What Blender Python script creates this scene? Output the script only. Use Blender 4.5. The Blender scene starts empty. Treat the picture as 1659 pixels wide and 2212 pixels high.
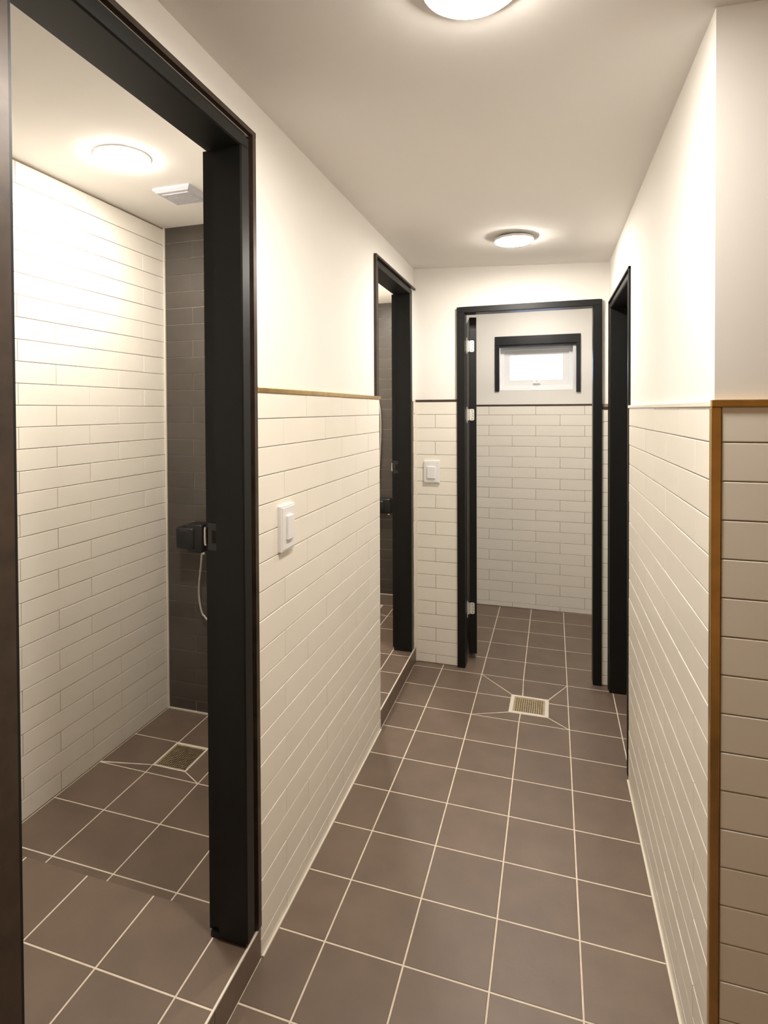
import bpy, bmesh, math, random
from mathutils import Matrix, Vector
random.seed(7)
S = 0.2                     # one floor tile = 200 mm; all lengths below are in floor tiles
scene = bpy.context.scene
col = scene.collection

# ------------------------------------------------------------------ camera
cam_data = bpy.data.cameras.new('camera')
cam = bpy.data.objects.new('camera', cam_data); col.objects.link(cam)
FPX, U0, V0 = 1255.331, 773.202, 906.069
cam_data.sensor_fit = 'HORIZONTAL'; cam_data.sensor_width = 36.0
cam_data.lens = 36.0 * FPX / 1659.0
cam_data.shift_x = (829.5 - U0) / 1659.0
cam_data.shift_y = -(1106.0 - V0) / 1659.0
cam_data.clip_start = 0.02
PITCH, YAW, ROLL = 0.0156, 0.3153, -0.0051
cy_, sy_, cp_, sp_ = math.cos(YAW), math.sin(YAW), math.cos(PITCH), math.sin(PITCH)
fwd = Vector((-sy_*cp_, cy_*cp_, -sp_)); rt = Vector((cy_, sy_, 0)); up = rt.cross(fwd)
cr_, sr_ = math.cos(ROLL), math.sin(ROLL)
rt2 = rt*cr_ + up*sr_; up2 = -rt*sr_ + up*cr_
M = Matrix((rt2, up2, -fwd)).transposed().to_4x4()
M.translation = Vector((2.5558, -14.6219, 6.5841)) * S
cam.matrix_world = M
scene.camera = cam

# ------------------------------------------------------------------ world and exposure
world = bpy.data.worlds.new('world'); scene.world = world; world.use_nodes = True
bg = world.node_tree.nodes['Background']
bg.inputs['Color'].default_value = (0.64, 0.78, 1.0, 1); bg.inputs['Strength'].default_value = 1.7
scene.view_settings.view_transform = 'Standard'; scene.view_settings.look = 'None'
scene.view_settings.exposure = 1.9; scene.view_settings.gamma = 1.0
scene.view_settings.use_curve_mapping = False
LAMP = 62.0                 # radiance of the ceiling lamps
LAMP_COL = (1.0, 0.938, 0.85)

# ------------------------------------------------------------------ materials
def mat(name, base, rough=0.5, metal=0.0, var=0.0, scale=6.0, spec=0.5, bump=0.0, bscale=40.0, rnd=0.0, trans=0.0):
    m = bpy.data.materials.new(name); m.use_nodes = True
    nt = m.node_tree; n = nt.nodes; b = n['Principled BSDF']
    b.inputs['Roughness'].default_value = rough; b.inputs['Metallic'].default_value = metal
    b.inputs['Specular IOR Level'].default_value = spec
    tc = n.new('ShaderNodeTexCoord'); geo = n.new('ShaderNodeNewGeometry')
    src = None
    if var > 0:
        nz = n.new('ShaderNodeTexNoise'); nz.inputs['Scale'].default_value = scale; nz.inputs['Detail'].default_value = 5
        nt.links.new(geo.outputs['Position'], nz.inputs['Vector'])
        mx = n.new('ShaderNodeMix'); mx.data_type = 'RGBA'
        mx.inputs[6].default_value = (*[c*(1-var) for c in base], 1); mx.inputs[7].default_value = (*[min(1, c*(1+var)) for c in base], 1)
        rp = n.new('ShaderNodeMapRange'); rp.inputs[1].default_value = 0.3; rp.inputs[2].default_value = 0.7
        nt.links.new(nz.outputs['Fac'], rp.inputs[0]); nt.links.new(rp.outputs[0], mx.inputs[0])
        src = mx.outputs[2]
    if rnd > 0:
        oi = n.new('ShaderNodeObjectInfo'); mr = n.new('ShaderNodeMapRange')
        mr.inputs[3].default_value = 1-rnd; mr.inputs[4].default_value = 1+rnd
        nt.links.new(oi.outputs['Random'], mr.inputs[0])
        hs = n.new('ShaderNodeHueSaturation'); nt.links.new(mr.outputs[0], hs.inputs['Value'])
        if src is None: hs.inputs['Color'].default_value = (*base, 1)
        else: nt.links.new(src, hs.inputs['Color'])
        src = hs.outputs[0]
    if src is None: b.inputs['Base Color'].default_value = (*base, 1)
    else: nt.links.new(src, b.inputs['Base Color'])
    if bump > 0:
        bz = n.new('ShaderNodeTexNoise'); bz.inputs['Scale'].default_value = bscale; bz.inputs['Detail'].default_value = 3
        nt.links.new(geo.outputs['Position'], bz.inputs['Vector'])
        bp = n.new('ShaderNodeBump'); bp.inputs['Strength'].default_value = bump; bp.inputs['Distance'].default_value = 0.002
        nt.links.new(bz.outputs['Fac'], bp.inputs['Height']); nt.links.new(bp.outputs[0], b.inputs['Normal'])
    return m
def emit(name, colr, s):
    m = bpy.data.materials.new(name); m.use_nodes = True; n = m.node_tree.nodes
    n.remove(n['Principled BSDF']); e = n.new('ShaderNodeEmission')
    e.inputs['Color'].default_value = (*colr, 1); e.inputs['Strength'].default_value = s
    m.node_tree.links.new(e.outputs[0], n['Material Output'].inputs['Surface']); return m
PLASTER = mat('white plaster', (0.88, 0.85, 0.80), 0.75, var=0.012, scale=3, bump=0.06, bscale=30, spec=0.25)
CEIL = mat('white ceiling paint', (0.88, 0.85, 0.81), 0.85, var=0.01, scale=2, bump=0.05, bscale=14, spec=0.2)
WTILE = mat('white glazed tile', (0.88, 0.83, 0.74), 0.3, var=0.012, scale=9, rnd=0.012, spec=0.45)
WGROUT = mat('taupe wall grout', (0.27, 0.205, 0.145), 0.9, var=0.12, scale=30)
DTILE = mat('dark grey wall tile', (0.080, 0.068, 0.057), 0.35, var=0.12, scale=7, rnd=0.05)
DGROUT = mat('pale grey grout', (0.45, 0.38, 0.31), 0.9, var=0.1, scale=30)
FTILE = mat('brown floor tile', (0.168, 0.119, 0.086), 0.42, var=0.10, scale=9, rnd=0.06, bump=0.12, bscale=120)
FGROUT = mat('cream floor grout', (0.76, 0.66, 0.55), 0.9, var=0.08, scale=40)
CAULK = mat('cream sealant', (0.78, 0.72, 0.62), 0.6)
FRAME = mat('charcoal painted frame', (0.0065, 0.0068, 0.0064), 0.42, var=0.06, scale=20, spec=0.33)
FRAMED = mat('black gap shade', (0.008, 0.007, 0.006), 0.7)  # flat black standing for shade in gaps, holes and under jambs
BRONZE = mat('brown bronze edging', (0.060, 0.040, 0.027), 0.42, metal=0.25, var=0.3, scale=25)
GOLD = mat('brushed gold edging', (0.68, 0.45, 0.18), 0.24, metal=1.0, var=0.12, scale=30)
CHROME = mat('polished steel', (0.75, 0.74, 0.72), 0.2, metal=1.0, var=0.05)
HINGE = mat('satin nickel hinge', (0.80, 0.77, 0.72), 0.4, metal=0.35, var=0.04)
PLASTIC = mat('white plastic', (0.85, 0.84, 0.82), 0.35, var=0.01)
GREYPL = mat('pale grey plastic', (0.55, 0.54, 0.58), 0.45, var=0.02)
BLACKPL = mat('black plastic', (0.010, 0.010, 0.010), 0.28, var=0.05)
BLACKAL = mat('black window aluminium', (0.010, 0.011, 0.014), 0.35, var=0.05)
HOSE = mat('silver shower hose', (0.62, 0.60, 0.56), 0.3, metal=0.9, var=0.1, scale=60)
DRAINM = mat('perforated steel', (0.66, 0.54, 0.36), 0.38, metal=0.9, var=0.15, scale=50)
DRAINBOX = mat('dark drain pit', (0.02, 0.015, 0.01), 0.8)
GLOW = emit('lamp diffuser light', LAMP_COL, LAMP)
GLOW2 = emit('dimmer lamp diffuser light', LAMP_COL, LAMP*0.85)
GLOW3 = emit('soft lamp diffuser light', LAMP_COL, LAMP*0.5)
TAN = mat('tan bounce colour', (0.66, 0.47, 0.27), 0.7, var=0.03, scale=2)  # tan picked so the unseen rear walls bounce warmer light
PALE = mat('pale cream edging', (0.82, 0.77, 0.66), 0.35, var=0.03, scale=30)
PANE = bpy.data.materials.new('frosted glass'); PANE.use_nodes = True
_n = PANE.node_tree.nodes; _n.remove(_n['Principled BSDF'])
_t = _n.new('ShaderNodeBsdfTranslucent'); _t.inputs['Color'].default_value = (0.95, 0.97, 1, 1)
_g = _n.new('ShaderNodeBsdfGlossy'); _g.inputs['Roughness'].default_value = 0.3
_mx = _n.new('ShaderNodeMixShader'); _mx.inputs[0].default_value = 0.06
PANE.node_tree.links.new(_t.outputs[0], _mx.inputs[1]); PANE.node_tree.links.new(_g.outputs[0], _mx.inputs[2])
PANE.node_tree.links.new(_mx.outputs[0], _n['Material Output'].inputs['Surface'])

# ------------------------------------------------------------------ mesh helpers (coordinates in floor tiles)
class MB:
    def __init__(s): s.v = []; s.f = []
    def face(s, pts):
        i = len(s.v); s.v += [tuple(p) for p in pts]; s.f.append(tuple(range(i, i+len(pts))))
    def box(s, x0, x1, y0, y1, z0, z1):
        i = len(s.v)
        s.v += [(x, y, z) for z in (z0, z1) for y in (y0, y1) for x in (x0, x1)]
        s.f += [tuple(i+k for k in q) for q in ((0,2,3,1),(4,5,7,6),(0,1,5,4),(2,6,7,3),(0,4,6,2),(1,3,7,5))]
        return s
    def loft(s, rings, cap0=True, cap1=True):
        i = len(s.v); n = len(rings[0])
        for r in rings: s.v += [tuple(p) for p in r]
        for a in range(len(rings)-1):
            for k in range(n):
                k2 = (k+1) % n
                s.f.append((i+a*n+k, i+a*n+k2, i+(a+1)*n+k2, i+(a+1)*n+k))
        if cap0: s.f.append(tuple(i+k for k in range(n))[::-1])
        if cap1: s.f.append(tuple(i+(len(rings)-1)*n+k for k in range(n)))
        return s
    def cyl(s, c, ax, r, h, n=32, prof=None):
        c = Vector(c); ax = Vector(ax).normalized()
        a = ax.orthogonal().normalized(); b = ax.cross(a)
        prof = prof or [(r, 0), (r, h)]
        s.loft([[c + ax*hh + (a*math.cos(t) + b*math.sin(t))*rr for t in [2*math.pi*k/n for k in range(n)]] for rr, hh in prof])
        return s
    def tube(s, pts, r, n=10):
        pts = [Vector(p) for p in pts]; rings = []; ref = Vector((0.3, 1, 0.2)).normalized()
        for k, p in enumerate(pts):
            t = (pts[min(k+1, len(pts)-1)] - pts[max(k-1, 0)]).normalized()
            a = (ref - t*ref.dot(t)).normalized(); b = t.cross(a)
            rings.append([p + (a*math.cos(w) + b*math.sin(w))*r for w in [2*math.pi*j/n for j in range(n)]])
        s.loft(rings); return s
    def build(s, name, m, parent=None, smooth=False, bevel=0.0, map=None, seg=2):
        me = bpy.data.meshes.new(name)
        vs = [map(*p) for p in s.v] if map else s.v
        me.from_pydata([tuple(c*S for c in p) for p in vs], [], s.f)
        bm = bmesh.new(); bm.from_mesh(me)
        bmesh.ops.recalc_face_normals(bm, faces=bm.faces)
        if bevel > 0:
            es = [e for e in bm.edges if len(e.link_faces) == 2 and e.calc_face_angle(0) > 0.6]
            bmesh.ops.bevel(bm, geom=es, offset=bevel*S, segments=seg, affect='EDGES', profile=0.5)
        if smooth:
            for f in bm.faces: f.smooth = True
        bm.to_mesh(me); bm.free(); me.materials.append(m)
        o = bpy.data.objects.new(name, me); col.objects.link(o)
        if parent: o.parent = parent; o.matrix_parent_inverse = parent.matrix_basis.inverted()
        if smooth:
            try: me.set_sharp_from_angle(angle=math.radians(40))
            except Exception: pass
        return o
def tag(o, label, cat, group=None, kind=None):
    o['label'] = label; o['category'] = cat
    if group: o['group'] = group
    if kind: o['kind'] = kind
    return o
def struct(o, label, cat): return tag(o, label, cat, kind='structure')
def empty(name, loc):
    o = bpy.data.objects.new(name, None); o.empty_display_size = 0.02
    o.location = Vector(loc)*S; col.objects.link(o); return o
def box(name, m, parent, x0, x1, y0, y1, z0, z1, bevel=0.0):
    return MB().box(x0, x1, y0, y1, z0, z1).build(name, m, parent, bevel=bevel)

# ---- tiles: one mesh per size, copied
_cache = {}
def tile_mesh(w, h, t, bv, m):
    key = (round(w, 3), round(h, 3), t, bv, m.name)
    if key not in _cache:
        me = bpy.data.meshes.new('tile_mesh'); a, b = w/2, h/2
        ring = lambda d, z: [(-a+d, -b+d, z), (a-d, -b+d, z), (a-d, b-d, z), (-a+d, b-d, z)]
        vs = ring(0, 0) + ring(0, t-bv) + ring(bv*0.4, t-bv*0.3) + ring(bv*1.3, t)
        fs = []
        for k in range(3):
            for j in range(4): fs.append((k*4+j, k*4+(j+1) % 4, (k+1)*4+(j+1) % 4, (k+1)*4+j))
        fs.append((12, 13, 14, 15))
        me.from_pydata([tuple(c*S for c in p) for p in vs], [], fs); me.materials.append(m); me.update()
        _cache[key] = me
    return _cache[key]
GAP = 0.0085
def tile_wall(parent, o0, ua, na, u0, u1, z0, z1, zbase, pitch, phase, m, parity=0, t=0.045, bv=0.006, name='wall_tile', length=1.5):
    """bricks on a wall: o0 point on backing plane at u=0,z=0; ua along wall, na outward normal"""
    ua = Vector(ua); na = Vector(na); zz = Vector((0, 0, 1)); flip = ua.cross(zz).dot(na) < 0
    k0 = math.floor((z0 - zbase)/pitch) - 1; k = k0
    while zbase + k*pitch < z1 - 0.02:
        za, zb = max(z0, zbase + k*pitch), min(z1, zbase + (k+1)*pitch)
        if zb - za > 0.05:
            ph = phase + (length/2 if (k + parity) % 2 else 0.0)
            j = math.floor((u0 - ph)/length)
            while ph + j*length < u1:
                a, b = max(u0, ph + j*length), min(u1, ph + (j+1)*length)
                if b - a > 0.035:
                    me = tile_mesh(b-a-GAP, zb-za-GAP, t, bv, m)
                    o = bpy.data.objects.new(name, me); col.objects.link(o)
                    ux = -ua if flip else ua
                    mm = Matrix((ux, zz, na)).transposed().to_4x4()
                    # tiny individual set
                    jit = random.uniform(-0.002, 0.002)
                    mm.translation = (Vector(o0) + ua*((a+b)/2) + zz*((za+zb)/2) + na*jit)*S
                    o.matrix_world = mm
                    o.parent = parent; o.matrix_parent_inverse = parent.matrix_basis.inverted()
                j += 1
        k += 1

def inset(poly, d):
    n = len(poly); out = []
    area = sum(poly[i][0]*poly[(i+1) % n][1] - poly[(i+1) % n][0]*poly[i][1] for i in range(n))
    if area < 0: poly = poly[::-1]
    lines = []
    for i in range(n):
        (x0, y0), (x1, y1) = poly[i], poly[(i+1) % n]
        L = math.hypot(x1-x0, y1-y0) or 1e-9; nx, ny = -(y1-y0)/L, (x1-x0)/L
        lines.append((nx, ny, nx*x0 + ny*y0 + d))
    for i in range(n):
        a, b = lines[i-1], lines[i]; det = a[0]*b[1]-a[1]*b[0]
        if abs(det) < 1e-6: out.append((poly[i][0]+b[0]*d, poly[i][1]+b[1]*d)); continue
        out.append(((a[2]*b[1]-b[2]*a[1])/det, (a[0]*b[2]-b[0]*a[2])/det))
    return out
def clip(poly, x0, x1, y0, y1):
    for ax, lim, sg in ((0, x0, 1), (0, x1, -1), (1, y0, 1), (1, y1, -1)):
        out = []
        for i in range(len(poly)):
            p, q = poly[i], poly[(i+1) % len(poly)]
            dp, dq = sg*(p[ax]-lim), sg*(q[ax]-lim)
            if dp >= 0: out.append(p)
            if dp*dq < 0:
                t = dp/(dp-dq); out.append((p[0]+(q[0]-p[0])*t, p[1]+(q[1]-p[1])*t))
        poly = out
        if len(poly) < 3: return []
    return poly
def floor_tile(parent, poly, z, zf=None, t=0.05, m=None):
    cx = sum(p[0] for p in poly)/len(poly); cyy = sum(p[1] for p in poly)/len(poly)
    b = 0.006
    inner = inset(poly, b)
    if len(inner) != len(poly): inner = poly
    pp = inset(poly, 0)
    H = (lambda x, y: zf(x, y)) if zf else (lambda x, y: z)
    b_ = MB()
    b_.loft([[(x, y, H(x, y)-t) for x, y in pp], [(x, y, H(x, y)-0.004) for x, y in pp], [(x, y, H(x, y)) for x, y in inner]], cap0=False)
    return b_.build('floor_tile', m or FTILE, parent)
FG = 0.0105                  # half of a floor joint

# ------------------------------------------------------------------ key dimensions (floor tiles)
XL, XR = -0.715, 3.917      # tiled faces of the corridor side walls
YF = 0.246                  # tiled face of the end wall
YN = -8.876                 # tiled face of the return wall by the camera
YB = 5.253                  # back wall of the far room
TT = 0.045                  # wall tile thickness
ZTL, ZTR, ZTF = 6.84, 6.63, 6.74
YREAR = -18.0
ZP = 0.39                   # top of the raised shower thresholds
def zc(x): return 10.25 + (9.93-10.25)*(x-XL)/(XR-XL)
TH = -0.009
def grid(i, j): return (i*math.cos(TH) - j*math.sin(TH), i*math.sin(TH) + j*math.cos(TH))

# ------------------------------------------------------------------ corridor floor
def slab(b, x0, x1, y0, y1, z0, z1, hole=None):
    if not hole: b.box(x0, x1, y0, y1, z0, z1); return
    a, c, d, e = hole
    b.box(x0, x1, y0, d, z0, z1); b.box(x0, x1, e, y1, z0, z1); b.box(x0, a, d, e, z0, z1); b.box(c, x1, d, e, z0, z1)
    b.box(a, c, d, e, z0, z1-0.12)
_b = MB(); slab(_b, XL-0.3, 9.2, YREAR, YB+0.3, -0.4, -0.005, (1.79, 2.55, -1.65, -0.86))
floor = _b.build('floor', FGROUT, None)
struct(floor, 'brown square-tiled corridor floor with cream joints running to the far room', 'floor')
rows = [-k for k in range(18, 0, -1)] + [0, 1.03, 2.1, 3.18, 4.25, 5.28]
rects = [(XL, XR, YREAR, YF), (-0.9, 5.1, YF, YB), (XR, 7.0, -4.6, 0.75), (XR, 9.0, YREAR, YN)]
DR = [(1.775, -0.845), (2.575, -0.865), (2.565, -1.665), (1.755, -1.665)]    # floor drain opening
for a in range(len(rows)-1):
    for i in range(-1, 9):
        if i in (1, 2) and rows[a] in (-2, -1): continue                     # cut tiles round the drain
        quad = [grid(i, rows[a]), grid(i+1, rows[a]), grid(i+1, rows[a+1]), grid(i, rows[a+1])]
        q = inset(quad, FG)
        hit = [r for r in rects if len(clip(q, *r)) >= 3]
        if not hit: continue
        bb = (min(r[0] for r in hit), max(r[1] for r in hit), min(r[2] for r in hit), max(r[3] for r in hit))
        q = clip(q, *bb)
        if len(q) < 3: continue
        w = max(p[0] for p in q)-min(p[0] for p in q); h = max(p[1] for p in q)-min(p[1] for p in q)
        if w < 0.03 or h < 0.03: continue
        floor_tile(floor, q, 0.0)
A_, B_, C_, D_ = grid(1, 0), grid(3, 0), grid(3, -2), grid(1, -2)
tM, rM, bM, lM = grid(2, 0), grid(3, -1), grid(2, -2), grid(1, -1)
def lerp(p, q, t): return (p[0]+(q[0]-p[0])*t, p[1]+(q[1]-p[1])*t)
dt, dr_, db, dl = lerp(DR[0], DR[1], 0.3), lerp(DR[1], DR[2], 0.2), lerp(DR[3], DR[2], 0.3), lerp(DR[0], DR[3], 0.2)
def dish(x, y):
    dx = max(DR[0][0]-x, x-DR[1][0], 0); dy = max(DR[2][1]-y, y-DR[1][1], 0)
    return -0.004*max(0.0, 1-max(dx, dy)/0.75)
for poly in ([A_, tM, dt, DR[0]], [tM, B_, DR[1], dt], [B_, rM, dr_, DR[1]], [rM, C_, DR[2], dr_],
             [C_, bM, db, DR[2]], [bM, D_, DR[3], db], [D_, lM, dl, DR[3]], [lM, A_, DR[0], dl]):
    floor_tile(floor, inset(poly, 0.008), 0, zf=dish)

def drain(name, label, pts, z, hole_n, group, mframe, rim=0.07):
    """cast frame, pit and perforated steel plate"""
    cxm = sum(p[0] for p in pts)/4; cym = sum(p[1] for p in pts)/4
    root = empty(name, (cxm, cym, z-0.03)); tag(root, label, 'drain', group)
    fr = MB(); inn = inset(pts, rim)
    pts = inset(pts, 0.004)
    fr.loft([[(x, y, z-0.12) for x, y in pts], [(x, y, z) for x, y in pts], [(x, y, z) for x, y in inn], [(x, y, z-0.12) for x, y in inn]], cap0=False, cap1=False)
    fr.build('drain_rim', mframe, root)
    pit = MB(); pit.face([(x, y, z-0.075) for x, y in pts]); pit.build('drain_pit', DRAINBOX, root)
    # plate: cells with square-ish holes
    P = inset(inn, 0.003)
    def at(u, v): return lerp(lerp(P[0], P[1], u), lerp(P[3], P[2], u), v)
    pl = MB(); n = hole_n; zt_ = z-0.012
    m_ = 0.05
    def g(k): return m_ + (1-2*m_)*k/n
    for (ua, ub, va, vb) in ((0, 1, 0, m_), (0, 1, 1-m_, 1), (0, m_, m_, 1-m_), (1-m_, 1, m_, 1-m_)):
        pl.face([(*at(ua, va), zt_), (*at(ub, va), zt_), (*at(ub, vb), zt_), (*at(ua, vb), zt_)])
    for i in range(n):
        for j in range(n):
            o = [(g(i), g(j)), (g(i+1), g(j)), (g(i+1), g(j+1)), (g(i), g(j+1))]
            cu, cv = (g(i)+g(i+1))/2, (g(j)+g(j+1))/2; r = 0.5/n*0.8
            h = [(cu, cv-r), (cu+r, cv), (cu, cv+r), (cu-r, cv)]
            b = len(pl.v)
            pl.v += [(*at(*p), zt_) for p in o] + [(*at(*p), zt_) for p in h] + [(*at(*p), zt_-0.03) for p in h]
            for k in range(4):
                k2 = (k+1) % 4
                pl.f.append((b+k, b+k2, b+4+k)); pl.f.append((b+k2, b+4+k2, b+4+k)); pl.f.append((b+4+k, b+4+k2, b+8+k2, b+8+k))
    pl.build('drain_grate', DRAINM, root)
    return root
drain('floor_drain', 'square perforated steel floor drain in the corridor in front of the far doorway', DR, 0.0, 13, 'floor drains', CAULK)

# ------------------------------------------------------------------ corridor ceiling
c = MB()
c.loft([[(XL-0.3, y, zc(XL-0.3)), (9.2, y, zc(9.2)+0.25), (9.2, y, 11.2), (XL-0.3, y, 11.2)] for y in (YREAR, YF+0.2)])
struct(c.build('ceiling', CEIL, None), 'plain white painted corridor ceiling with two round lamps', 'ceiling')
struct(box('ceiling', CEIL, None, -1.2, 5.3, YF+0.2, YB+0.3, 10.2, 11.2), 'white painted ceiling of the far room with the window', 'ceiling')

# ------------------------------------------------------------------ corridor walls
PL = XL - TT                # plaster face of the left wall
w = MB()
for (y0, y1, z0, z1) in ((YREAR, -12.07, 0, 10.9), (-8.445, -3.22, 0, 10.9), (-12.07, -8.445, 9.78, 10.9), (-3.22, 0.02, 9.74, 10.9), (0.02, YF+0.04, 0, 10.9)):
    w.box(-1.25, PL, y0, y1, z0, z1)
wall_left = struct(w.build('wall_left', PLASTER, None), 'left corridor wall, white plaster above white brick tiles, with two doorways', 'wall')
for (y0, y1) in ((YREAR, -12.07), (-8.445, -3.19), (0.02, YF-0.01)):
    box('grout_bed', WGROUT, wall_left, PL, XL-0.014, y0, y1, 0, ZTL-0.03)
RB, RP = 0.23, 0.3477       # bottom row and row pitch
tile_wall(wall_left, (PL, 0, 0), (0, 1, 0), (1, 0, 0), -8.445, -3.17, 0.012, ZTL-0.03, RB, RP, -7.711, WTILE, parity=1)
tile_wall(wall_left, (PL, 0, 0), (0, 1, 0), (1, 0, 0), -16.0, -12.07, 0.012, ZTL-0.03, RB, RP, -7.711, WTILE, parity=1)
tile_wall(wall_left, (PL, 0, 0), (0, 1, 0), (1, 0, 0), 0.03, YF-0.005, ZP, ZTL-0.03, RB, RP, 0.8, WTILE, parity=1)

def edging(name, m, x0, x1, y0, y1, z0, z1, label):
    o = box(name, m, None, x0, x1, y0, y1, z0, z1, bevel=0.008); return struct(o, label, 'trim')
TR = 0.016
edging('trim_1', GOLD, PL, XL+TR, -8.445, -3.12, ZTL-0.032, ZTL+0.03, 'thin gold edging capping the left wall tiles between the two doorways')
edging('trim_2', GOLD, PL, XL+TR, -16, -12.07, ZTL-0.032, ZTL+0.03, 'thin gold edging capping the left wall tiles nearest the camera')

# end wall: pier, sliver at the right, panel above the doorway
PF = YF + TT
w = MB()
for (x0, x1, z0, z1) in ((-1.25, 0.40, 0, 10.9), (3.745, 4.6, 0, 10.9), (0.40, 3.745, 9.2, 10.9)):
    w.box(x0, x1, PF, PF+0.45, z0, z1)
wall_end = struct(w.build('wall_end', PLASTER, None), 'end wall of the corridor round the far doorway, plaster over white brick tiles', 'wall')
for (x0, x1) in ((PL, 0.40), (3.745, XR+0.02)):
    box('grout_bed', WGROUT, wall_end, x0, x1, YF+0.014, PF, 0, ZTF-0.03)
tile_wall(wall_end, (0, PF, 0), (1, 0, 0), (0, -1, 0), XL, 0.385, 0.012, 6.80, RB, 0.3465, -0.197, WTILE, parity=1)
tile_wall(wall_end, (0, PF, 0), (1, 0, 0), (0, -1, 0), 3.77, XR, 0.012, 6.58, 0.24, 0.336, 3.0, WTILE)
edging('trim_3', BRONZE, XL, 0.365, YF-TR, PF, 6.795, 6.85, 'thin gold edging with dark reflection put in its colour, on the narrow pier left of the far doorway')  # dark reflection in the gold metal painted as a dark base colour
edging('trim_4', BRONZE, 3.79, XR, YF-TR, PF, 6.58, 6.64, 'short gold edging with dark reflection put in its colour, right of the far doorway')  # gold strip coloured dark for what it reflects
# thin white sealant in the corner between pier and second doorway
struct(box('trim_5', CAULK, None, XL-0.01, XL+0.03, YF-0.03, YF+0.02, 0.02, 6.79), 'white sealant line down the pier corner beside the second doorway', 'trim')

# right wall
PR = XR + TT
w = MB()
for (y0, y1, z0, z1) in ((YN+TT, -3.42, 0, 10.9), (-3.42, 0.17, 9.1, 10.9), (0.17, PF+0.2, 0, 10.9)):
    w.box(PR-0.02, PR+0.5, y0, y1, z0, z1)
w.box(PR+0.5, 9.0, YN+TT, YN+TT+0.5, 0, 10.9)      # return wall body
wall_right = struct(w.build('wall_right', PLASTER, None), 'right corridor wall, white plaster above white brick tiles, turning the corner by the camera', 'wall')
box('grout_bed', WGROUT, wall_right, XR+0.014, PR, YN+TT, -3.47, 0, ZTR-0.03)
box('grout_bed', WGROUT, wall_right, XR+0.03, 9.0, YN+0.014, YN+TT, 0, ZTR-0.03)
tile_wall(wall_right, (PR, 0, 0), (0, 1, 0), (-1, 0, 0), YN+0.02, -3.46, 0.012, ZTR-0.03, 0.24, 0.336, -6.75, WTILE, parity=1)
tile_wall(wall_right, (0, YN+TT, 0), (1, 0, 0), (0, -1, 0), XR+0.068, 7.5, 0.012, ZTR-0.03, 0.215, 0.3376, 5.22, WTILE)
edging('trim_6', PALE, XR-TR, PR, YN+0.02, -3.42, ZTR-0.032, ZTR+0.018, 'thin pale edging capping the tiles of the right corridor wall')
edging('trim_7', GOLD, XR-0.01, 9.0, YN-0.02, YN+TT, ZTR-0.034, ZTR+0.03, 'orange-gold edging capping the tiles at the right edge of the picture')
edging('trim_8', GOLD, XR-0.012, XR+0.064, YN-0.012, YN+0.06, 0.0, ZTR-0.034, 'upright brass corner strip at the near end of the right wall')

# unseen walls behind the camera, coloured tan to warm the bounced light
w = MB(); w.box(-1.25, 9.2, YREAR-0.3, YREAR, 0, 11); w.box(9.0, 9.2, YREAR, YN+0.5, 0, 11)
struct(w.build('wall_rear', TAN, None), 'unseen wall behind the camera, coloured tan to warm the bounced light', 'wall')

# sealant beads along the wall feet
bd = MB()
for (x0, x1, y0, y1) in ((XL, XL+0.025, -8.43, -3.2), (XR-0.025, XR, YN, -3.46)):
    bd.box(x0, x1, y0, y1, -0.01, 0.022)
struct(bd.build('baseboard_corridor', CAULK, None), 'thin cream sealant line along the foot of the corridor walls', 'sealant')

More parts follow.
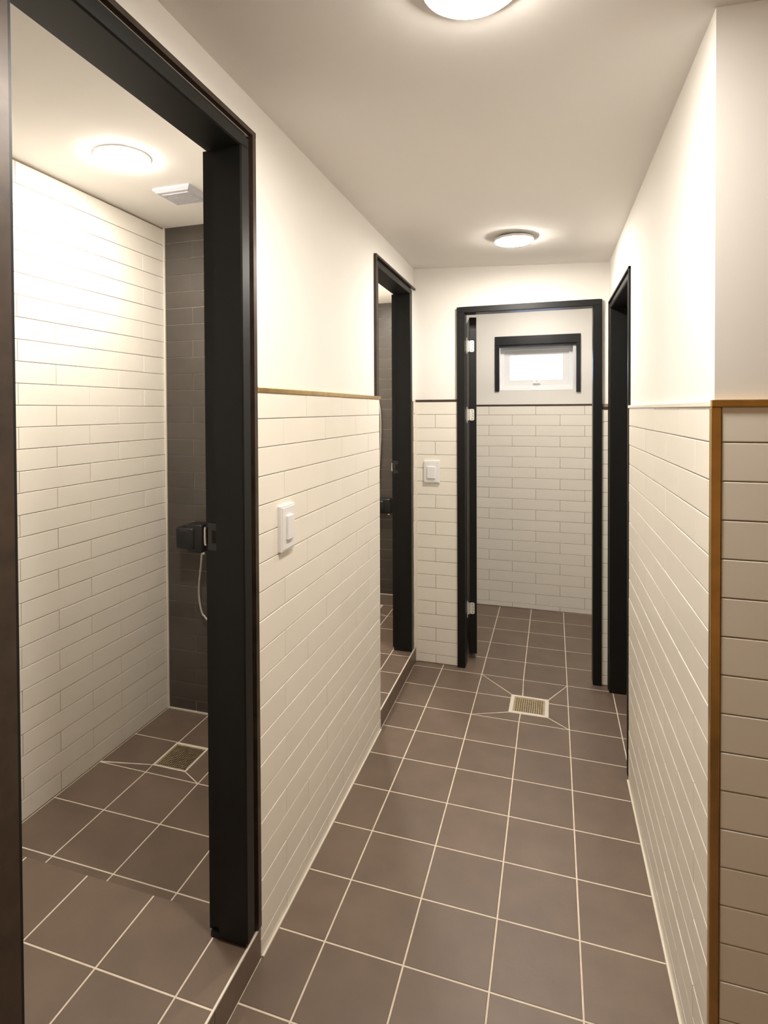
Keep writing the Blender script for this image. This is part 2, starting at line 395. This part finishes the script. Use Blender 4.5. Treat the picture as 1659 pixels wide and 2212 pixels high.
# ------------------------------------------------------------------ door frames
def frame(name, label, O, ua, na, a0, a1, zb, zs, depth=0.535, cw=0.17, gap=0.08, tw=0.075, trims=(True, True, True), tmin=(0, 0), thead=(0.0, 0.0), cproud=0.0, mtrim=None):
    """O: point on the tiled wall face; ua along the wall; na out of the wall into the corridor.
    a0,a1: inner edges of the jambs; zb bottom; zs soffit"""
    O = Vector(O); ua = Vector(ua); na = Vector(na); mtrim = mtrim or BRONZE
    def mp(u, n, z): return tuple(O + ua*u + na*n + Vector((0, 0, z)))
    root = empty(name, mp((a0+a1)/2, 0, zb)); struct(root, label, 'door frame')
    for a, s in ((a0, -1), (a1, 1)):
        prof = [(a, cproud-0.02), (a+s*0.012, cproud), (a+s*cw, cproud), (a+s*cw, -depth), (a+s*0.06, -depth), (a+s*0.06, -depth+0.17), (a, -depth+0.17)]
        b = MB(); b.loft([[(u, n, zb) for u, n in prof], [(u, n, zs+0.02) for u, n in prof]])
        b.build('jamb', FRAME, root, map=mp)
        if gap > 0:
            g = MB(); lo, hi = sorted((a+s*cw, a+s*(cw+gap+tw))); g.box(lo, hi, -depth+0.02, cproud-0.05, zb, zs+cw)
            g.build('gap_shade', FRAMED, root, map=mp)  # black box stands for the shade in the recess beside the casing
    prof = [(zs, cproud-0.02), (zs+0.012, cproud), (zs+cw*0.75, cproud), (zs+cw*0.75, -depth), (zs+0.06, -depth), (zs+0.06, -depth+0.17), (zs, -depth+0.17)]
    b = MB(); b.loft([[(u, n, z) for z, n in prof] for u in (a0-cw, a1+cw)]); b.build('head', FRAME, root, map=mp)
    zt0 = zs+cw*0.75
    if gap > 0:
        MB().box(a0-cw, a1+cw, -depth+0.02, cproud-0.05, zt0, zt0+gap+tw*0.8).build('gap_shade', FRAMED, root, map=mp)  # same painted shade in the recess over the head
        ztop = zt0+gap+tw*0.8
        for k, (a, s) in enumerate(((a0, -1), (a1, 1))):
            if trims[k]:
                lo, hi = sorted((a+s*(cw+gap), a+s*(cw+gap+tw)))
                MB().box(lo, hi, -0.06, 0.012, max(zb-0.05, tmin[k]), ztop).build('edge_trim', mtrim, root, map=mp)
        if trims[2]:
            MB().box(a0-cw-gap-tw+thead[0], a1+cw+gap+tw+thead[1], -0.06, 0.014, ztop-tw*0.75, ztop).build('edge_trim', mtrim, root, map=mp)
    return root, mp
d1, mp1 = frame('door_1', 'charcoal frame of the large doorway at the left edge, open to the shower room', (XL, 0, 0), (0, 1, 0), (1, 0, 0), -11.72, -8.775, ZP+0.07, 9.575)
d2, mp2 = frame('door_2', 'charcoal frame of the second left doorway beside the end pier', (XL, 0, 0), (0, 1, 0), (1, 0, 0), -3.13, -0.185, ZP+0.07, 9.53, gap=0.045, tw=0.06, trims=(True, False, True), tmin=(ZTL+0.03, 0), thead=(0.02, 0.18), cw=0.15, cproud=-0.02)
d3, mp3 = frame('door_3', 'charcoal frame of the far doorway facing the camera', (0, YF, 0), (1, 0, 0), (0, -1, 0), 0.565, 3.585, 0.0, 9.03, cw=0.195, gap=0, tw=0, cproud=0.05, depth=0.5)
d4, mp4 = frame('door_4', 'charcoal frame of the doorway on the right corridor wall', (XR, 0, 0), (0, 1, 0), (-1, 0, 0), -3.21, -0.1, 0.02, 8.90, cw=0.13, gap=0.05, tw=0.05, trims=(True, True, True), tmin=(ZTR+0.02, 0), mtrim=FRAME)
for mp_, a in ((mp1, -8.775), (mp2, -0.185), (mp1, -11.72)):
    s = -1 if a == -11.72 else 1
    lo, hi = sorted((a+s*0.03, a+s*0.16))
    MB().box(lo, hi, -0.5, -0.04, ZP-0.01, ZP+0.075).build('foot_gap_shade', FRAMED, d2 if mp_ is mp2 else d1, map=mp_)  # black block stands for the shadowed gap below each jamb

MB().box(-12.05, -11.765, -0.06, 0.014, ZP, 9.8).build('edge_trim', BRONZE, d1, map=mp1)
# strike plates on the latch-side jambs
def strike(root, mp, a, zmid):
    n0, n1 = -0.505, -0.355
    a2 = a + 0.06
    pl = MB().box(a2-0.012, a2, n0, n1, zmid-0.16, zmid+0.16).build('strike_plate', GREYDK, root, map=mp)
    MB().box(a2-0.016, a2-0.010, n0+0.055, n1-0.02, zmid-0.075, zmid+0.07).build('latch_hole', FRAMED, pl, map=mp)
    lip = MB(); lip.tube([(a2-0.02, n0-0.02, zmid-0.105), (a2-0.02, n0-0.028, zmid-0.09), (a2-0.02, n0-0.03, zmid), (a2-0.02, n0-0.028, zmid+0.09), (a2-0.02, n0-0.02, zmid+0.105)], 0.016)
    lip.build('strike_lip', CHROME, pl, map=mp, smooth=True)
GREYDK = mat('dark satin steel', (0.045, 0.045, 0.043), 0.4, metal=0.3, var=0.05)
strike(d1, mp1, -8.775, 5.12); strike(d2, mp2, -0.185, 5.12)

# ------------------------------------------------------------------ door leaf of the far doorway, swung wide into the far room
hx, hy = 0.585, 0.80
leaf = empty('door_5', (hx, hy, 0.12)); struct(leaf, 'charcoal door leaf swung wide open into the far room, its hinge edge facing the camera', 'door')
ANG = math.radians(101)
def lmp(u, t, z):           # u along the leaf from the hinge, t across its thickness
    ca, sa = math.cos(ANG), math.sin(ANG)
    return (hx + u*ca + t*sa + 0.02, hy + u*sa - t*ca, z)
MB().box(0, 2.9, 0.0, 0.185, 0.14, 9.0).build('door_panel', FRAME, leaf, map=lmp, bevel=0.01)
MB().box(-0.006, 0.02, 0.004, 0.181, 8.72, 9.0).build('edge_cap', FRAMED, leaf, map=lmp)
for hz in (8.25, 6.455, 1.35):
    h = MB(); r = 0.035
    pts = []
    for (cx0, cz0, a0_) in ((0.125-r, 0.15-r, 0), (0.0+r, 0.15-r, 90), (0.0+r, -0.15+r, 180), (0.125-r, -0.15+r, 270)):
        for k in range(5):
            t = math.radians(a0_ + 22.5*k); pts.append((cx0 + r*math.cos(t), cz0 + r*math.sin(t)))
    h.loft([[(-0.002, t, hz+z) for t, z in pts], [(-0.014, t, hz+z) for t, z in pts]])
    hg = h.build('hinge_plate', HINGE, leaf, map=lmp)
    for k, zz_ in enumerate((-0.105, -0.035, 0.035, 0.105)):
        MB().cyl((-0.013, 0.088 if k in (1, 2) else 0.07, hz+zz_), (-1, 0, 0), 0.011, 0.004, 10).build('screw', GREYDK, hg, map=lmp)
    MB().cyl((-0.02, -0.03, hz-0.15), (0, 0, 1), 0.022, 0.30, 14).build('hinge_knuckle', HINGE, leaf, map=lmp, smooth=True)
    MB().box(0.552, 0.568, YF+0.38, YF+0.47, hz-0.21, hz+0.21).build('frame_plate', HINGE, leaf)
# ------------------------------------------------------------------ far room
w = MB(); OX0, OX1, OZ0, OZ1 = 0.9, 3.56, 7.18, 9.0
for (x0, x1, z0, z1) in ((-1.2, OX0, 0, 10.9), (OX1, 5.3, 0, 10.9), (OX0, OX1, 0, OZ0), (OX0, OX1, OZ1, 10.9)):
    w.box(x0, x1, YB+TT, YB+1.0, z0, z1)
w.box(-1.3, -0.9, PF+0.45, YB+TT, 0, 10.9); w.box(5.0, 5.3, PF+0.2, YB+TT, 0, 10.9)
wall_far = struct(w.build('wall_far', PLASTER, None), 'far room wall with the window, plaster above white brick tiles', 'wall')
box('grout_bed', WGROUT, wall_far, -0.9, 5.0, YB+0.014, YB+TT, 0, 6.70)
tile_wall(wall_far, (0, YB+TT, 0), (1, 0, 0), (0, -1, 0), -0.9, 5.0, 0.012, 6.70, 0.16, 0.347, 0.691, WTILE, parity=0)
edging('trim_9', BRONZE, -0.9, 5.0, YB-TR, YB+TT, 6.705, 6.755, 'edging with dark reflection put in its colour, under the window, capping the far room tiles')  # dark colour replaces the reflection seen in this gold edging

win = empty('window_1', (2.2, YB+0.3, OZ0)); struct(win, 'small high window with black surround and white frame in the far room', 'window')
y0, y1 = YB-0.005, YB+0.28
b = MB(); b.box(OX0-0.01, OX1+0.005, y0, y1, 8.72, OZ1+0.01); b.build('black_head', BLACKAL, win, bevel=0.01)
MB().box(OX0+0.1, OX1-0.1, y0+0.04, y1, 8.66, 8.72).build('head_lip', BLACKAL, win, bevel=0.006)
MB().box(OX0-0.01, OX0+0.13, y0, y0+0.10, OZ0+0.02, 8.72).build('black_side', BLACKAL, win, bevel=0.006)
MB().box(OX1-0.125, OX1+0.005, y0, y0+0.10, OZ0-0.04, 8.72).build('black_side', BLACKAL, win, bevel=0.006)
MB().box(OX0, OX0+0.15, y0+0.10, YB+0.36, OZ0, 8.72).build('reveal_lining', PLASTIC, win)
MB().box(OX1-0.22, OX1, y0+0.10, YB+0.36, OZ0, 8.72).build('reveal_lining', PLASTIC, win)
MB().box(OX0+0.12, OX1-0.12, YB+TT, YB+0.36, OZ0-0.01, OZ0+0.06).build('window_sill', PLASTIC, win, bevel=0.01)
def ring(x0, x1, z0, z1, wd, ya, yb, name, m, par, bevel=0.01):
    b = MB()
    b.loft([[(x0, ya, z0), (x1, ya, z0), (x1, ya, z1), (x0, ya, z1)], [(x0+wd, ya, z0+wd), (x1-wd, ya, z0+wd), (x1-wd, ya, z1-wd), (x0+wd, ya, z1-wd)],
            [(x0+wd, yb, z0+wd), (x1-wd, yb, z0+wd), (x1-wd, yb, z1-wd), (x0+wd, yb, z1-wd)], [(x0, yb, z0), (x1, yb, z0), (x1, yb, z1), (x0, yb, z1)],
            [(x0, ya, z0), (x1, ya, z0), (x1, ya, z1), (x0, ya, z1)]], cap0=False, cap1=False)
    return b.build(name, m, par, bevel=bevel)
ring(1.03, 3.36, 7.24, 8.72, 0.14, YB+0.36, YB+0.62, 'window_frame', PLASTIC, win)
sash = ring(1.16, 3.23, 7.38, 8.60, 0.20, YB+0.40, YB+0.55, 'window_sash', PLASTIC, win)
MB().box(1.34, 3.05, YB+0.47, YB+0.50, 7.56, 8.42).build('pane', PANE, sash)
hd = MB(); hd.box(2.1, 2.32, YB+0.33, YB+0.40, 7.45, 7.50); hd.box(2.2, 2.25, YB+0.34, YB+0.40, 7.50, 7.58); hd.build('window_handle', PLASTIC, sash, bevel=0.008)

# ------------------------------------------------------------------ unseen walls added behind the right doorway to block light
w = MB(); w.box(7.0, 7.2, YN+0.6, 1.2, 0, 10.9); w.box(PR+0.5, 7.0, -4.8, -4.6, 0, 10.9); w.box(PR+0.5, 7.0, 0.75, 0.95, 0, 10.9)
struct(w.build('wall_side_room', PLASTER, None), 'unseen plain walls added behind the right doorway to keep it dark', 'wall')

# ------------------------------------------------------------------ shower rooms
def shower_room(dx, y0, yd, zceil, yend, names, zlow, xlines, ylines, plat_x, plat_y, zb, ph_w, ph_d, labels, dzero):
    """XW left wall, yd dark wall, y0 near wall, yend end of the raised threshold"""
    XW = -5.36 + dx; XE = -1.25
    fl = MB(); slab(fl, XW-0.3, XE+0.1, yend, yd+0.3, -0.4, zlow-0.005, dzero['hole']); fl.box(XW-0.3, XE+0.1, y0-0.3, yend, -0.4, ZP-0.005)
    a0, a1 = labels['door']; fl.box(XE+0.1, XL-0.012, a0, a1, -0.4, ZP-0.005)
    F_ = struct(fl.build('floor', FGROUT, None), labels['floor'], 'floor')
    # lower floor tiles
    dpat = dzero
    for i in range(len(xlines)-1):
        for j in range(len(ylines)-1):
            if dpat and (i, j) in dpat['cells']: continue
            xa, xb, ya, yb = xlines[i], xlines[i+1], max(ylines[j], yend), ylines[j+1]
            if yb-ya < 0.05: continue
            floor_tile(F_, inset([(xa, ya), (xb, ya), (xb, yb), (xa, yb)], FG), zlow)
    for poly in dpat['polys']: floor_tile(F_, inset(poly, 0.009), zlow)
    # raised threshold tiles, riser towards the corridor and drop to the shower
    px = plat_x; py = plat_y
    for i in range(len(px)-1):
        for j in range(len(py)-1):
            xa, xb, ya, yb = px[i], px[i+1], py[j], py[j+1]
            q = inset([(xa, ya), (xb, ya), (xb, yb), (xa, yb)], FG)
            if i == len(px)-2: q = clip(inset([(xa, ya), (xb, ya), (xb, yb), (xa, yb)], FG), -99, XL-0.028, a0 if True else -99, a1+0.0)
            if len(q) > 2: floor_tile(F_, q, ZP)
    ys = [a0] + [y for y in py if a0+0.05 < y < a1-0.05] + [a1]
    for j in range(len(ys)-1):
        o = MB().box(XL-0.014, XL-0.002, ys[j]+FG, ys[j+1]-FG, 0.015, ZP-0.022).build('riser_tile', FTILE, F_)
    MB().box(XL-0.026, XL-0.002, a0, a1, ZP-0.016, ZP+0.002).build('step_edging', CAULK, F_)
    xs = [XW] + [x for x in px if XW+0.05 < x < XE-0.05] + [XE]
    for j in range(len(xs)-1):
        MB().box(xs[j]+FG, xs[j+1]-FG, yend-0.001, yend+0.012, zlow+0.01, ZP-0.012).build('riser_tile', FTILE, F_)
    # walls
    w = MB(); w.box(XW-0.3, XW-TT, y0-0.3, yd+0.3, 0, 11.2); w.box(XW, XE+0.0, y0-0.3, y0, 0, 11.2)
    W1 = struct(w.build(names[0], PLASTER, None), labels['white'], 'wall')
    box('grout_bed', WGROUT, W1, XW-TT, XW-0.014, y0, yd, 0, zceil)
    tile_wall(W1, (XW-TT, 0, 0), (0, 1, 0), (1, 0, 0), max(y0, yd-6.0), yd-0.03, zlow+0.012, zceil, 6.342-0.3485*19, 0.3485, ph_w, WTILE, parity=1)
    w = MB(); w.box(XW-0.3, XE, yd+TT, yd+0.3, 0, 11.2)
    W2 = struct(w.build(names[1], DTILE, None), labels['dark'], 'wall')
    box('grout_bed', DGROUT, W2, XW, XE, yd+0.012, yd+TT, 0, zceil)
    tile_wall(W2, (0, yd+TT, 0), (1, 0, 0), (0, -1, 0), XW+0.03, XE-0.02, zlow+0.02, zceil, zb, 0.353, ph_d, DTILE, parity=0)
    struct(box('trim_corner', CAULK, None, XW, XW+0.035, yd-0.035, yd+0.01, zlow, zceil), labels['corner'], 'trim')
    struct(box('baseboard_shower', CAULK, None, XW, XE, yd-0.02, yd+0.01, zlow-0.01, zlow+0.03), labels['bead'], 'sealant')
    cl = struct(box('ceiling', CEIL, None, XW-0.3, XE, y0-0.3, yd+0.3, zceil, 11.3), labels['ceil'], 'ceiling')
    return F_

def room_pattern(dx, dy):
    XW = -5.36+dx
    X = [XW, -4.34+dx, -3.255+dx, -2.205+dx, -1.25]
    if X[-2] > -1.35: X = X[:-2] + [-1.25]
    Y = [-9.05+dy, -8.02+dy, -6.985+dy, -5.94+dy, -4.96+dy, -3.88+dy]
    a, b, c_, d_ = -4.36+dx, -3.66+dx, -5.72+dy, -4.975+dy
    yl, yh = -5.94+dy, -4.96+dy
    polys = [[(XW, yl+0.02), (a, c_), (a, yh), (XW, yh)], [(XW, yl), (X[1], yl), (a, c_)],
             [(X[1], yl), (X[2], yl), (b, c_), (a, c_)], [(X[2], yl), (X[2], yh), (b, yh), (b, c_)]]
    return X, Y, dict(cells={(0, 3), (1, 3)}, polys=polys, hole=(a+0.03, b-0.03, c_+0.03, d_-0.03)), [(a, d_), (b, d_), (b, c_), (a, c_)]
X, Y, pat, dpts = room_pattern(0, 0)
shower_room(0, -12.4, -3.88, 10.55, -8.46, ('wall_shower_left', 'wall_shower_back'), 0.08, X, Y,
            [-5.36, -4.345, -3.29, -2.235, -1.19, XL], [-12.4, -11.5, -10.5, -9.475, -8.46+FG], 6.687-0.353*19, -6.83, -4.66,
            dict(door=(-12.0, -8.45), floor='brown tiled floor of the near shower room, seen through the large left doorway',
                 white='white brick-tiled wall of the near shower room, seen through the large left doorway',
                 dark='dark grey tiled back wall of the near shower room beside the large door frame',
                 corner='white corner strip between white and dark tiles in the near shower room',
                 bead='pale sealant line at the foot of the near dark tiled wall',
                 ceil='white ceiling of the near shower room with a lamp and a vent'), pat)
drain('floor_drain', 'square perforated drain on the near shower room floor by the large left door frame', dpts, 0.078, 13, 'floor drains', CAULK, rim=0.025)
X, Y, pat, dpts = room_pattern(1.0, 8.94)
shower_room(1.0, -3.3, 5.05, 10.33, 0.28, ('wall_shower_side', 'wall_shower_end'), 0.09, X, Y,
            [-4.36, -3.35, -2.3, -1.24, XL], [-3.3, -2.42, -1.43, -0.44, 0.28+FG], 9.315-0.348*27, -6.83+8.94, -3.3,
            dict(door=(-3.2, 0.245), floor='brown tiled floor of the second shower room, seen through the narrow left doorway',
                 white='white brick-tiled side wall of the second shower room',
                 dark='dark grey tiled wall of the second shower room, seen through the narrow left doorway',
                 corner='white corner strip between white and dark tiles in the second shower room',
                 bead='pale sealant line at the foot of the far dark tiled wall',
                 ceil='white ceiling of the second shower room'), pat)
drain('floor_drain', 'square perforated drain on the second shower room floor', dpts, 0.088, 10, 'floor drains', CAULK, rim=0.025)

# ------------------------------------------------------------------ ceiling lamps
def lamp(label, x, y, z, r=0.37, m=GLOW):
    root = empty('ceiling_lamp', (x, y, z)); tag(root, label, 'lamp', 'round ceiling lamps')
    MB().cyl((x, y, z-0.035), (0, 0, 1), r+0.02, 0.06, 56, prof=[(r-0.02, 0.012), (r+0.015, 0.016), (r+0.02, 0.022), (r+0.02, 0.06)]).build('trim_ring', PLASTIC, root, smooth=True)
    MB().cyl((x, y, z-0.1), (0, 0, 1), r, 0.1, 56, prof=[(r*0.5, 0.045), (r*0.85, 0.05), (r*0.96, 0.06), (r, 0.075), (r, 0.09)]).build('diffuser', m, root, smooth=True)
    return root
lamp('bright round ceiling lamp cut off by the top edge of the picture', 1.97, -9.76, zc(1.97), r=0.39)
lamp('bright round ceiling lamp in front of the far doorway', 1.9, -2.2, zc(1.9), r=0.375)
lamp('bright round ceiling lamp in the near shower room beside the ceiling vent', -3.73, -7.1, 10.55, r=0.40, m=GLOW2)
lamp('round ceiling lamp of the second shower room, hidden above the narrow doorway', -2.9, 1.6, 10.33, r=0.37)
lamp('round ceiling lamp of the far room, hidden above the far doorway', 2.2, 2.9, 10.2, r=0.37, m=GLOW3)

# ------------------------------------------------------------------ ceiling vent of the near shower room
vt = empty('ceiling_vent', (-3.76, -5.5, 10.55)); tag(vt, 'square pale grey exhaust vent on the near shower room ceiling behind the lamp', 'vent')
b = MB(); x0, x1, y0, y1 = -4.13, -3.38, -5.86, -5.14
b.loft([[(x0, y0, 10.55), (x1, y0, 10.55), (x1, y1, 10.55), (x0, y1, 10.55)], [(x0, y0, 10.51), (x1, y0, 10.51), (x1, y1, 10.51), (x0, y1, 10.51)],
        [(x0+0.05, y0+0.05, 10.47), (x1-0.05, y0+0.05, 10.47), (x1-0.05, y1-0.05, 10.47), (x0+0.05, y1-0.05, 10.47)]])
b.build('vent_cover', GREYPL, vt)
for k in range(7):
    yy = y0+0.13+k*0.075
    MB().box(x0+0.11, x1-0.11, yy, yy+0.03, 10.455, 10.475).build('vent_slat', GREYPL, vt)

# ------------------------------------------------------------------ light switches
def switch(label, O, ua, na, u0, u1, z0, z1, ru0, ru1, rz0, rz1):
    O = Vector(O); ua = Vector(ua); na = Vector(na)
    mp = lambda u, n, z: tuple(O + ua*u + na*n + Vector((0, 0, z)))
    root = empty('light_switch', mp((u0+u1)/2, 0, z0)); tag(root, label, 'switch', 'white wall switches')
    pl = MB().box(u0, u1, -0.005, 0.055, z0, z1).build('switch_plate', PLASTIC, root, map=mp, bevel=0.014)
    MB().box(u0+0.03, u1-0.03, 0.053, 0.063, z0+0.03, z1-0.03).build('plate_cover', PLASTIC, pl, map=mp, bevel=0.005)
    MB().box(ru0, ru1, 0.055, 0.095, rz0, rz1).build('rocker', PLASTIC, root, map=mp, bevel=0.012)
switch('white rocker switch on the left tiled wall between the two doorways', (XL, 0, 0), (0, 1, 0), (1, 0, 0), -7.92, -7.50, 4.765, 5.365, -7.80, -7.62, 4.91, 5.23)
switch('white rocker switch on the narrow pier beside the far doorway', (0, YF, 0), (1, 0, 0), (0, -1, 0), -0.49, -0.08, 4.70, 5.28, -0.40, -0.185, 4.82, 5.13)

# ------------------------------------------------------------------ black shower mixers with hoses
def mixer(label, x0, x1, z0, z1, yw, group):
    root = empty('shower_mixer', ((x0+x1)/2, yw, z0)); tag(root, label, 'mixer', group)
    W, H = x1-x0, z1-z0
    MB().box(x0, x0+W*0.72, yw-0.36, yw-0.05, z0+H*0.12, z1-H*0.12).build('mixer_body', BLACKPL, root, bevel=0.06, seg=3, smooth=True)
    MB().box(x0+W*0.4, x1, yw-0.31, yw, z0, z1).build('wall_mount', BLACKPL, root, bevel=0.04, seg=3, smooth=True)
    MB().box(x0+W*0.2, x0+W*0.5, yw-0.365, yw-0.34, z1-H*0.26, z1-H*0.20).build('highlight_strip', GREYDK, root, bevel=0.004)  # grey strip drawn for the highlight near the top of the body
    MB().cyl((x0+W*0.86, yw-0.12, z0-0.06), (0, 0, 1), 0.05, 0.1, 16).build('hose_outlet', CHROME, root, smooth=True)
    return root
def hose(label, pts, group, r=0.024):
    P = [Vector(p) for p in pts]; out = []
    for k in range(len(P)-1):
        p0, p1, p2, p3 = P[max(k-1, 0)], P[k], P[k+1], P[min(k+2, len(P)-1)]
        for j in range(10):
            t = j/10; out.append(0.5*((2*p1) + (p2-p0)*t + (2*p0-5*p1+4*p2-p3)*t*t + (3*p1-p0-3*p2+p3)*t**3))
    out.append(P[-1])
    o = MB().tube(out, r, 10).build('shower_hose', HOSE, None, smooth=True)
    tag(o, label, 'hose', group); return o
mixer('black shower mixer on the dark tiled wall beside the large door frame', -4.90, -4.28, 3.62, 4.22, -3.88, 'black shower mixers')
hose('silver shower hose hanging below the black mixer behind the large door frame', [(-4.40, -4.0, 3.55), (-4.43, -3.99, 3.3), (-4.49, -3.98, 2.85), (-4.47, -3.98, 2.5), (-4.38, -3.98, 2.25), (-4.22, -3.97, 2.4), (-4.15, -3.96, 4.6), (-4.15, -3.95, 7.0)], 'silver shower hoses')
mixer('black shower mixer low on the dark wall of the second shower room', -3.35, -2.60, 3.0, 3.52, 5.05, 'black shower mixers')
hose('pale shower hose hanging on the dark wall of the second shower room', [(-3.09, 4.93, 3.60), (-3.06, 4.93, 4.3), (-2.99, 4.94, 5.6), (-3.0, 4.95, 6.5), (-3.08, 4.96, 6.95)], 'silver shower hoses')
